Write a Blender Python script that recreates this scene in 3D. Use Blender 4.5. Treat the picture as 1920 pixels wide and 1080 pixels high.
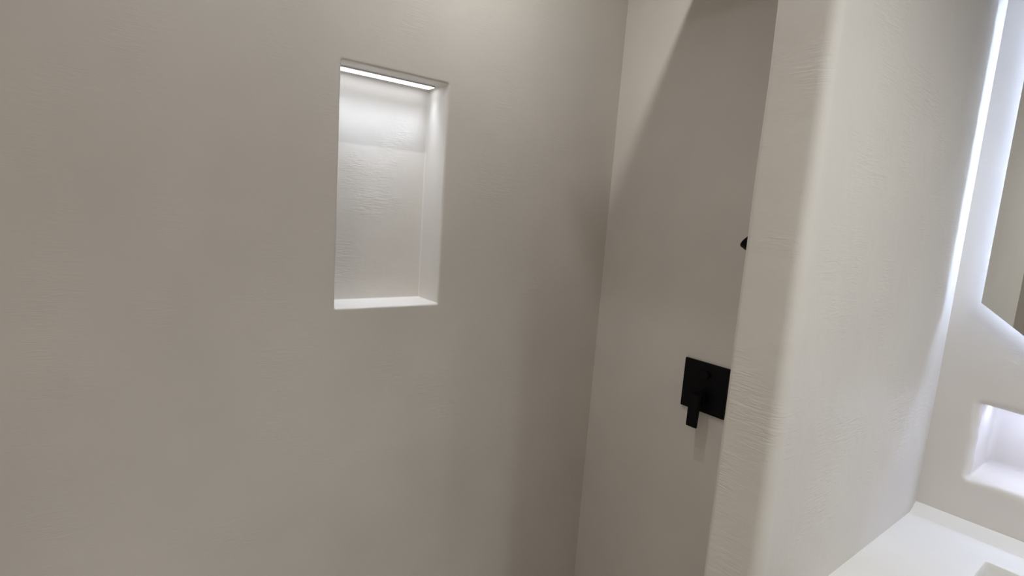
import bpy, bmesh, math, random
from mathutils import Vector, Matrix
from mathutils import noise as mnoise
random.seed(4)
for o in list(bpy.data.objects):
    bpy.data.objects.remove(o)
C = bpy.context.scene.collection
scn = bpy.context.scene

# ------------------------------------------------------------------ camera
CAM = Vector((1.3256, -1.4224, 0.0))
yaw, pitch, roll, FPX = -0.91396, -0.136096, 0.071732, 1017.4
cy_, sy_ = math.cos(yaw), math.sin(yaw); cp, sp = math.cos(pitch), math.sin(pitch)
fwd = Vector((sy_*cp, cy_*cp, sp)); rt = Vector((cy_, -sy_, 0)); up = rt.cross(fwd)
c_, s_ = math.cos(roll), math.sin(roll)
r2 = rt*c_ + up*s_; u2 = up*c_ - rt*s_
cam = bpy.data.objects.new('camera', bpy.data.cameras.new('camera'))
C.objects.link(cam)
cam.data.sensor_width = 36; cam.data.lens = FPX/1920*36; cam.data.clip_start = .01
M = Matrix((r2, u2, -fwd)).transposed().to_4x4(); M.translation = CAM
cam.matrix_world = M
scn.camera = cam

# ------------------------------------------------------------------ world, exposure, lights
w = bpy.data.worlds.new('world'); scn.world = w; w.use_nodes = True
w.node_tree.nodes['Background'].inputs[0].default_value = (.8, .85, 1, 1)
w.node_tree.nodes['Background'].inputs[1].default_value = .05
scn.view_settings.view_transform = 'Standard'; scn.view_settings.look = 'None'
scn.view_settings.gamma = 1; scn.view_settings.use_curve_mapping = False
scn.view_settings.exposure = 0.06

FLOOR, CEIL, XR0, YF0 = -1.53, .97, 2.45, -2.55
def light(name, kind, loc, power, color=(1, 1, 1), target=None, **kw):
    d = bpy.data.lights.new(name, kind); d.energy = power; d.color = color
    for k, v in kw.items(): setattr(d, k, v)
    o = bpy.data.objects.new(name, d); C.objects.link(o); o.location = loc
    if target is not None:
        o.rotation_euler = (Vector(target)-Vector(loc)).to_track_quat('-Z', 'Y').to_euler()
    return o
# recessed downlights over the shower; the square rain head hanging under them throws the shadows on the back wall
light('shower_downlight_lamp', 'SPOT', (.365, -.71, CEIL-.04), 10.3, (1, .985, .96), (.365, -.11, CEIL-1.04),
      spot_size=math.radians(150), spot_blend=1.0, shadow_soft_size=.0075)
light('entry_downlight_lamp', 'SPOT', (.365, -1.058, CEIL-.04), 6.2, (.95, .95, .98), (.365, -1.058, -1),
      spot_size=math.radians(165), spot_blend=.6, shadow_soft_size=.006)
for i, (x, y, e) in enumerate(((1.62, -.96, 4.5), (1.62, -.76, 2.0), (1.62, -.52, 1.5))):
    light('vanity_downlight_lamp', 'SPOT', (x, y, CEIL-.06), e*5.9, (.95, .985, 1), (x, y, -1),
          spot_size=math.radians(132), spot_blend=1.0, shadow_soft_size=.03) 
light('room_downlight_lamp', 'AREA', (1.2, -2.1, CEIL-.03), 3.1, (1, .88, .80), (1.2, -2.1, -1), shape='DISK', size=.5, spread=math.radians(155)) 
# the strip's narrow downward beam in the tall niche
light('niche_strip_lamp', 'AREA', (-.074, -.81, .320), .40, (.78, .86, 1), (-.074, -.81, -1), shape='RECTANGLE', size=.03, size_y=.27, spread=math.radians(70)) 
# fill panels added to even out the light
light('front_fill_light', 'AREA', (1.6, YF0+.02, -.1), 2.7, (1, .86, .62), (1.6, 0, -.3), shape='RECTANGLE', size=1.2, size_y=1.7) 
light('right_fill_light', 'AREA', (XR0-.02, -1.45, -.35), 3.4, (.84, .90, 1), (0, -1.45, -.45), shape='RECTANGLE', size=.9, size_y=1.9) 

# ------------------------------------------------------------------ materials
def new_mat(name):
    m = bpy.data.materials.new(name); m.use_nodes = True
    nt = m.node_tree; return m, nt, nt.nodes['Principled BSDF']
def plaster(name, col, stroke=.4, rough=.55, mott=.05, spec=.35):
    m, nt, b = new_mat(name); N, L = nt.nodes, nt.links
    tc = N.new('ShaderNodeTexCoord')
    n1 = N.new('ShaderNodeTexNoise'); n1.inputs['Scale'].default_value = 2.6; n1.inputs['Detail'].default_value = 4
    L.new(tc.outputs['Object'], n1.inputs['Vector'])
    cr = N.new('ShaderNodeValToRGB')
    cr.color_ramp.elements[0].position = .3; cr.color_ramp.elements[1].position = .7
    cr.color_ramp.elements[0].color = [c*(1-mott) for c in col]+[1]
    cr.color_ramp.elements[1].color = [min(1, c*(1+mott)) for c in col]+[1]
    L.new(n1.outputs['Fac'], cr.inputs['Fac']); L.new(cr.outputs['Color'], b.inputs['Base Color'])
    # trowel strokes: fine ripples drawn out sideways, in patches
    mp = N.new('ShaderNodeMapping'); mp.inputs['Scale'].default_value = (22, 22, 190)
    L.new(tc.outputs['Object'], mp.inputs['Vector'])
    n2 = N.new('ShaderNodeTexNoise'); n2.inputs['Scale'].default_value = 1; n2.inputs['Detail'].default_value = 3
    n2.inputs['Distortion'].default_value = 1.2
    L.new(mp.outputs['Vector'], n2.inputs['Vector'])
    n3 = N.new('ShaderNodeTexNoise'); n3.inputs['Scale'].default_value = 7; n3.inputs['Detail'].default_value = 2
    L.new(tc.outputs['Object'], n3.inputs['Vector'])
    mr = N.new('ShaderNodeMapRange'); mr.inputs['From Min'].default_value = .45; mr.inputs['From Max'].default_value = .7
    L.new(n3.outputs['Fac'], mr.inputs['Value'])
    mu = N.new('ShaderNodeMath'); mu.operation = 'MULTIPLY'
    L.new(n2.outputs['Fac'], mu.inputs[0]); L.new(mr.outputs['Result'], mu.inputs[1])
    n4 = N.new('ShaderNodeTexNoise'); n4.inputs['Scale'].default_value = 16; n4.inputs['Detail'].default_value = 5
    L.new(tc.outputs['Object'], n4.inputs['Vector'])
    ad = N.new('ShaderNodeMath'); ad.operation = 'ADD'
    L.new(mu.outputs[0], ad.inputs[0]); L.new(n4.outputs['Fac'], ad.inputs[1])
    bp = N.new('ShaderNodeBump'); bp.inputs['Strength'].default_value = stroke; bp.inputs['Distance'].default_value = .002
    L.new(ad.outputs[0], bp.inputs['Height']); L.new(bp.outputs['Normal'], b.inputs['Normal'])
    rr = N.new('ShaderNodeMapRange'); rr.inputs['To Min'].default_value = rough-.06; rr.inputs['To Max'].default_value = rough+.06
    L.new(n4.outputs['Fac'], rr.inputs['Value']); L.new(rr.outputs['Result'], b.inputs['Roughness'])
    b.inputs['Specular IOR Level'].default_value = spec
    return m
def plain(name, col, rough=.4, metal=0, spec=.5):
    m, nt, b = new_mat(name); N, L = nt.nodes, nt.links
    b.inputs['Base Color'].default_value = (*col, 1); b.inputs['Metallic'].default_value = metal
    b.inputs['Specular IOR Level'].default_value = spec
    tc = N.new('ShaderNodeTexCoord'); n = N.new('ShaderNodeTexNoise'); n.inputs['Scale'].default_value = 60
    L.new(tc.outputs['Object'], n.inputs['Vector'])
    r = N.new('ShaderNodeMapRange'); r.inputs['To Min'].default_value = max(0, rough-.03); r.inputs['To Max'].default_value = rough+.03
    L.new(n.outputs['Fac'], r.inputs['Value']); L.new(r.outputs['Result'], b.inputs['Roughness'])
    return m
def glow(name, col, s):
    m, nt, b = new_mat(name)
    b.inputs['Base Color'].default_value = (.9, .9, .9, 1)
    b.inputs['Emission Color'].default_value = (*col, 1); b.inputs['Emission Strength'].default_value = s
    return m
WALL = plaster('beige_microcement', (.66, .625, .575))
PART = plaster('brushed_microcement', (.66, .628, .58), stroke=.7)
CNT = plaster('pale_microcement', (.78, .765, .73), stroke=.2, rough=.45)
CEILM = plaster('white_ceiling_paint', (.75, .73, .70), stroke=.1, rough=.8)
FLR = plaster('beige_floor_microcement', (.74, .71, .67), rough=.5)
BLACK = plain('matt_black_metal', (.003, .003, .004), .42, 0, .12)
ALU = plain('aluminium', (.7, .7, .7), .35, 1)
LED_W = glow('led_diffuser_white', (.86, .91, 1), 4.6)
LED_B = glow('led_tape_cool', (.575, .70, 1), 54)
LED_N = glow('led_diffuser_cool', (.60, .69, 1), 21)
m, nt, b = new_mat('mirror_glass'); b.inputs['Metallic'].default_value = 1; b.inputs['Roughness'].default_value = .01
b.inputs['Base Color'].default_value = (.70, .705, .69, 1); MIRR = m

# ------------------------------------------------------------------ helpers
def obj(name, bm, mat, parent=None, smooth=False, **props):
    bmesh.ops.recalc_face_normals(bm, faces=bm.faces)
    me = bpy.data.meshes.new(name); bm.to_mesh(me); bm.free()
    if smooth:
        for p in me.polygons: p.use_smooth = True
        me.set_sharp_from_angle(angle=math.radians(40))
    me.materials.append(mat)
    o = bpy.data.objects.new(name, me); C.objects.link(o)
    if parent is not None:
        o.parent = parent; o.matrix_parent_inverse = Matrix.Identity(4)
        o.location = -Vector(parent.location)      # meshes are written in room coordinates
    for k, v in props.items(): o[k] = v
    return o
def thing(name, label, cat, loc, group=None):
    o = bpy.data.objects.new(name, None); C.objects.link(o); o.location = loc
    o.empty_display_size = .05; o['label'] = label; o['category'] = cat
    if group: o['group'] = group
    return o
def box(bm, x0, x1, y0, y1, z0, z1, bev=0, seg=2):
    r = bmesh.ops.create_cube(bm, size=1)
    for v in r['verts']:
        v.co = Vector(((x0+x1)/2+v.co.x*(x1-x0), (y0+y1)/2+v.co.y*(y1-y0), (z0+z1)/2+v.co.z*(z1-z0)))
    if bev:
        es = {e for v in r['verts'] for e in v.link_edges}
        bmesh.ops.bevel(bm, geom=list(es), offset=bev, segments=seg, profile=.5, affect='EDGES')
    return bm
def rect_ring(u0, u1, v0, v1, rc, n=24, m=5):
    """closed list of (u,v) round a rectangle, corners rounded by rc; same count for any rectangle"""
    out = []
    cs = [(u1-rc, v0+rc, -90), (u1-rc, v1-rc, 0), (u0+rc, v1-rc, 90), (u0+rc, v0+rc, 180)]
    for k, (cu, cv, a) in enumerate(cs):
        arc = [(cu+rc*math.cos(math.radians(a+90*i/m)), cv+rc*math.sin(math.radians(a+90*i/m))) for i in range(m+1)]
        out += arc
        nu, nv, na = cs[(k+1) % 4]
        nx = (nu+rc*math.cos(math.radians(na)), nv+rc*math.sin(math.radians(na)))
        for i in range(1, n):
            t = i/n; out.append((arc[-1][0]*(1-t)+nx[0]*t, arc[-1][1]*(1-t)+nx[1]*t))
    return out
def loft(bm, rings, cap=True):
    vs = [[bm.verts.new(p) for p in r] for r in rings]
    n = len(vs[0])
    for a, b_ in zip(vs, vs[1:]):
        for i in range(n):
            j = (i+1) % n
            try: bm.faces.new((a[i], a[j], b_[j], b_[i]))
            except ValueError: pass
    if cap: bm.faces.new(vs[-1])
    bmesh.ops.remove_doubles(bm, verts=bm.verts, dist=1e-5)
def niche_surface(to3, bounds, hole, depth, r=.008, rc=.006, rb=.006, wob=.0012, seed=0.0):
    """a wall face with a recessed niche: rounded front edge, jambs, rounded inner edge, back"""
    bm = bmesh.new(); u0, u1, v0, v1 = hole
    rings = [[to3(u, v, 0) for u, v in rect_ring(*bounds, 1e-4)]]
    rings.append([to3(u, v, 0) for u, v in rect_ring(u0-.05, u1+.05, v0-.05, v1+.05, .01)])
    e = r+.004; rings.append([to3(u, v, 0) for u, v in rect_ring(u0-e, u1+e, v0-e, v1+e, rc+e)])
    K = 5
    base = rect_ring(u0, u1, v0, v1, rc)
    def wobble(i, k):
        u, v = base[i]
        f = mnoise.noise(Vector((u*14+seed, v*14, k*.3)))*wob
        g = mnoise.noise(Vector((u*60+seed, v*60, 5)))*wob*.35
        return f+g
    for k in range(K+1):
        a = math.pi/2*k/K; off = r*(1-math.sin(a)); d = r*(1-math.cos(a))
        rr = rect_ring(u0-off, u1+off, v0-off, v1+off, rc+off)
        ring = []
        for i, (u, v) in enumerate(rr):
            wv = wobble(i, k); cu, cv = (u0+u1)/2, (v0+v1)/2
            su = 1 if u > u1-rc-off-1e-6 else (-1 if u < u0+rc+off+1e-6 else 0)
            sv = 1 if v > v1-rc-off-1e-6 else (-1 if v < v0+rc+off+1e-6 else 0)
            ring.append(to3(u+su*wv, v+sv*wv, d))
        rings.append(ring)
    rings.append([to3(u, v, r+.003) for u, v in base])
    rings.append([to3(u, v, depth-rb-.003) for u, v in base])
    for k in range(K+1):
        a = math.pi/2*k/K; ins = rb*(1-math.cos(a)); d = depth-rb+rb*math.sin(a)
        rr = rect_ring(u0+ins, u1-ins, v0+ins, v1-ins, max(rc-ins, 1e-3))
        rings.append([to3(u, v, d) for u, v in rr])
    e = rb+.003; rings.append([to3(u, v, depth) for u, v in rect_ring(u0+e, u1-e, v0+e, v1-e, 1e-3)])
    loft(bm, rings)
    return bm
def lathe(bm, prof, origin, axis, seg=40):
    """prof: (radius, distance along axis)"""
    q = Vector((0, 0, 1)).rotation_difference(Vector(axis)); O = Vector(origin); rows = []
    for r, h in prof:
        rows.append([bm.verts.new(O+q @ Vector((r*math.cos(2*math.pi*i/seg), r*math.sin(2*math.pi*i/seg), h))) for i in range(seg)])
    for a, b_ in zip(rows, rows[1:]):
        for i in range(seg): bm.faces.new((a[i], a[(i+1) % seg], b_[(i+1) % seg], b_[i]))
    bm.faces.new(rows[0]); bm.faces.new(rows[-1])
def tube(bm, pts, rad, seg=12):
    pts = [Vector(p) for p in pts]; rows = []; ref = Vector((0, 0, 1))
    for i, p in enumerate(pts):
        t = (pts[min(i+1, len(pts)-1)]-pts[max(i-1, 0)]).normalized()
        a = t.cross(ref)
        if a.length < 1e-3: a = t.cross(Vector((1, 0, 0)))
        a.normalize(); b_ = a.cross(t).normalized(); ref = b_
        rows.append([bm.verts.new(p+(a*math.cos(2*math.pi*k/seg)+b_*math.sin(2*math.pi*k/seg))*rad) for k in range(seg)])
    for r1, r2_ in zip(rows, rows[1:]):
        for k in range(seg): bm.faces.new((r1[k], r1[(k+1) % seg], r2_[(k+1) % seg], r2_[k]))
    bm.faces.new(rows[0]); bm.faces.new(rows[-1])
ST = dict(kind='structure')

# ------------------------------------------------------------------ room shell
XR, YF = 2.45, -2.55
NT, NB, NL, NR = .331, -.2665, -.955, -.663
# left wall x=0 with the tall niche (u = y, v = z, depth towards -x)
bm = niche_surface(lambda u, v, d: Vector((-d, u, v)), (YF, 0, FLOOR, CEIL), (NL, NR, NB, NT), .112, r=.006, rc=.003, rb=.004, wob=.0013)
obj('wall_left', bm, WALL, smooth=True, **ST)
# back wall y=0 with the small vanity niche (u = x, v = z, depth towards +y)
bm = niche_surface(lambda u, v, d: Vector((u, d, v)), (0, XR, FLOOR, CEIL), (1.071, 1.50, -.472, -.318), .135, r=.015, rc=.003, rb=.012, wob=.0035, seed=3.3)
obj('wall_back', bm, WALL, smooth=True, **ST)
# partition between shower and vanity: plan outline with rounded nose
XA, XB, YE = .909, .9933, -.689
out = [(XA, 0), (XA, YE/2), (XA, YE+.012)]
def arc(cx, cy, r, a0, a1, n=8):
    return [(cx+r*math.cos(math.radians(a0+(a1-a0)*i/n)), cy+r*math.sin(math.radians(a0+(a1-a0)*i/n))) for i in range(n+1)]
out += arc(XA+.008, YE+.008, .008, 180, 270)
out += [(XA+.011, YE), (XB-.021, YE)]
out += arc(XB-.017, YE+.017, .017, 270, 360, 10)
out += [(XB, YE+.021), (XB, YE/2), (XB, 0)]
bm = bmesh.new(); NZ = 110
rows = []
for k in range(NZ+1):
    z = FLOOR+(CEIL-FLOOR)*k/NZ; row = []
    for i, (x, y) in enumerate(out):
        wv = mnoise.noise(Vector((x*12, y*12, z*7)))*.0009 if 0 < i < len(out)-1 else 0
        row.append(bm.verts.new((x+wv, y+wv*.7, z)))
    rows.append(row)
for a, b_ in zip(rows, rows[1:]):
    for i in range(len(out)-1): bm.faces.new((a[i], a[i+1], b_[i+1], b_[i]))
obj('wall_partition', bm, PART, smooth=True, **ST)
bm = bmesh.new(); box(bm, XR, XR+.08, YF, 0, FLOOR, CEIL); obj('wall_right', bm, WALL, **ST)
bm = bmesh.new(); box(bm, 0, XR, YF-.08, YF, FLOOR, CEIL); obj('wall_front', bm, WALL, **ST)
bm = bmesh.new(); box(bm, -.12, XR+.08, YF-.08, .16, FLOOR-.08, FLOOR); obj('floor', bm, FLR, **ST)
bm = bmesh.new(); box(bm, -.12, XR+.08, YF-.08, .16, CEIL, CEIL+.08); obj('ceiling', bm, CEILM, **ST)

# ------------------------------------------------------------------ vanity counter with sunk basin
ZC = -.580
root = thing('vanity_counter', 'pale plastered vanity counter with a sunk rectangular basin beside the partition wall', 'counter', (1.7, -.27, ZC-.14))
bm = bmesh.new()
B0 = (XB, XR, -.56, 0)
hb = (1.140, 1.72, -.44, -.114)
f3 = lambda z: (lambda u, v: Vector((u, v, z)))
rings = [[Vector((u, v, ZC-.14)) for u, v in rect_ring(*B0, 1e-4)],
         [Vector((u, v, ZC-.01)) for u, v in rect_ring(*B0, 1e-4)],
         [Vector((u, v, ZC)) for u, v in rect_ring(B0[0], B0[1], B0[2]+.006, B0[3], 1e-4)]]
for off, d in ((.012, 0), (.004, 0), (.0012, .0012), (0, .004)):
    rings.append([Vector((u, v, ZC-d)) for u, v in rect_ring(hb[0]-off, hb[1]+off, hb[2]-off, hb[3]+off, .004+off)])
for ins, d in ((.0005, .008), (.004, .085), (.008, .094), (.018, .10), (.024, .10)):
    rings.append([Vector((u, v, ZC-d)) for u, v in rect_ring(hb[0]+ins, hb[1]-ins, hb[2]+ins, hb[3]-ins, .004+ins*.5)])
loft(bm, rings)
obj('countertop', bm, CNT, root, smooth=True)
bm = bmesh.new(); lathe(bm, [(.03, 0), (.032, .002), (.03, .004), (.012, .004), (.010, .002)], (1.43, -.277, ZC-.1005), (0, 0, 1))
obj('drain', bm, BLACK, root, smooth=True)
# plaster cove where the counter meets the walls
bm = bmesh.new()
prof = [(0, .017), (.0035, .0175), (.007, .015), (.020, .006), (.030, .0015), (.036, 0)]
n = 40
rws = []
for k in range(n+1):
    x = XB+.0+(XR-XB)*k/n
    wv = 1+mnoise.noise(Vector((x*9, 1, 2)))*.12
    rws.append([bm.verts.new((x, -d*wv, ZC+h*wv)) for d, h in prof])
for a, b_ in zip(rws, rws[1:]):
    for i in range(len(prof)-1): bm.faces.new((a[i], a[i+1], b_[i+1], b_[i]))
obj('trim_1', bm, CNT, smooth=True, **ST)

# ------------------------------------------------------------------ backlit mirror
mz0, mz1, mx0, mx1, ch = -.182, .75, 1.045, 1.60, .10
def octo(ins):
    a, b_, c, d, k = mx0+ins, mx1-ins, mz0+ins*.8, mz1-ins*.8, ch-ins*.4
    kz = k*.73
    return [(a, c+kz), (a+k, c), (b_-k, c), (b_, c+kz), (b_, d-kz), (b_-k, d), (a+k, d), (a, d-kz)]
def poly_prism(bm, pts, y0, y1):
    A = [bm.verts.new((x, y0, z)) for x, z in pts]; B = [bm.verts.new((x, y1, z)) for x, z in pts]
    bm.faces.new(A); bm.faces.new(B)
    for i in range(len(pts)): j = (i+1) % len(pts); bm.faces.new((A[i], A[j], B[j], B[i]))
def poly_band(bm, po, pi, y0, y1):
    n = len(po)
    V = [[bm.verts.new((x, y, z)) for x, z in p] for p, y in ((po, y0), (po, y1), (pi, y1), (pi, y0))]
    for a, b_ in zip(V, V[1:]+V[:1]):
        for i in range(n): j = (i+1) % n; bm.faces.new((a[i], a[j], b_[j], b_[i]))
mr = thing('backlit_mirror', 'tall frameless wall mirror with cut corners and cool light glowing behind its edge', 'mirror', (1.3225, 0, mz0))
bm = bmesh.new(); poly_prism(bm, octo(0), -.030, -.025); obj('mirror_glass', bm, MIRR, mr)
bm = bmesh.new(); poly_band(bm, octo(.030), octo(.045), -.025, -.0005); obj('back_frame', bm, ALU, mr)
bm = bmesh.new(); poly_band(bm, octo(.0275), octo(.0298), -.0095, -.0055)
obj('led_tape', bm, LED_B, mr, label='glowing cool white light strip')

# ------------------------------------------------------------------ niche light strips
def strip(label, loc, make, mat):
    t = thing('led_strip', label, 'light', loc, None)
    make(t, mat)
def s1(t, mat):
    bm = bmesh.new(); box(bm, -.092, -.056, NL+.003, NR-.010, NT-.004, NT-.0002); obj('channel', bm, ALU, t)
    bm = bmesh.new(); box(bm, -.090, -.058, NL+.005, NR-.012, NT-.0052, NT-.0040); obj('diffuser', bm, mat, t)
strip('glowing white light strip under the top of the tall shower niche', (-.09, (NL+NR)/2, NT), s1, LED_W)
def s2(t, mat):
    bm = bmesh.new(); box(bm, 1.084, 1.49, .055, .075, -.3222, -.3182); obj('channel', bm, ALU, t)
    bm = bmesh.new(); box(bm, 1.085, 1.489, .057, .073, -.3275, -.3222, .002); obj('diffuser', bm, mat, t, smooth=True)
strip('cool white light strip under the top of the small niche above the counter', (1.28, .065, -.318), s2, LED_N)

# ------------------------------------------------------------------ black shower mixer
mx = thing('shower_mixer', 'matt black square shower mixer plate with a lever, on the shower back wall', 'shower mixer', (.452, 0, -.47))
X0, X1, Z0, Z1 = .3795, .5245, -.5435, -.3935
bm = bmesh.new(); box(bm, X0, X1, -.008, -.0003, Z0, Z1, .0012); obj('wall_plate', bm, BLACK, mx, smooth=True)
bm = bmesh.new(); lathe(bm, [(.0125, 0), (.0125, .010), (.0118, .0112), (.0095, .0115)], (.456, -.008, -.428), (0, -1, 0)); 
bt = obj('diverter_button', bm, BLACK, mx, smooth=True)
bm = bmesh.new(); lathe(bm, [(.019, 0), (.019, .024), (.018, .0255), (.015, .026)], (.452, -.008, -.498), (0, -1, 0))
hub = obj('cartridge_hub', bm, BLACK, mx, smooth=True)
bm = bmesh.new()
box(bm, .4335, .4705, -.050, -.033, -.523, -.481, .002)
lv = obj('lever_head', bm, BLACK, mx, smooth=True)
bm = bmesh.new()
prof = [(-.0515, -.484), (-.040, -.484), (-.045, -.582), (-.0515, -.582)]
A = [bm.verts.new((.4345, y, z)) for y, z in prof]; B = [bm.verts.new((.4695, y, z)) for y, z in prof]
bm.faces.new(A); bm.faces.new(B)
for i in range(4): bm.faces.new((A[i], A[(i+1) % 4], B[(i+1) % 4], B[i]))
bmesh.ops.bevel(bm, geom=bm.edges[:], offset=.0012, segments=2, affect='EDGES')
obj('lever', bm, BLACK, mx, smooth=True)

# ------------------------------------------------------------------ rain head (above the frame)
rh = thing('rain_shower_head', 'flat square black rain shower head hanging from the ceiling above the mixer', 'shower head', (.463, -.49, CEIL))
bm = bmesh.new(); box(bm, .313, .613, -.635, -.360, .800, .806, .001); obj('spray_plate', bm, BLACK, rh, smooth=True)
bm = bmesh.new(); lathe(bm, [(.026, 0), (.026, .012), (.016, .020), (.012, .020)], (.463, -.49, .806), (0, 0, 1)); obj('swivel_joint', bm, BLACK, rh, smooth=True)
bm = bmesh.new(); lathe(bm, [(.010, 0), (.010, CEIL-.820)], (.463, -.49, .818), (0, 0, 1)); obj('arm', bm, BLACK, rh, smooth=True)
bm = bmesh.new(); lathe(bm, [(.018, 0), (.028, .004), (.028, .0097)], (.463, -.49, CEIL-.01), (0, 0, 1)); obj('ceiling_flange', bm, BLACK, rh, smooth=True)

# ------------------------------------------------------------------ hand shower bracket (only its left tip shows)
hs = thing('shower_bracket', 'small black pointed shower bracket on the back wall, half hidden behind the partition edge', 'shower bracket', (.56, 0, -.04))
bm = bmesh.new(); box(bm, .545, .595, -.007, -.0003, -.066, -.016, .001); obj('wall_plate', bm, BLACK, hs, smooth=True)
bm = bmesh.new(); lathe(bm, [(.010, 0), (.010, .030)], (.570, -.006, -.041), (0, -1, 0)); obj('arm', bm, BLACK, hs, smooth=True)
bm = bmesh.new(); lathe(bm, [(.012, -.024), (.016, -.022), (.024, .020), (.0235, .022), (.018, .022)], (.570, -.050, -.040), (-.75, 0, .65), 32)
obj('holder', bm, BLACK, hs, smooth=True)
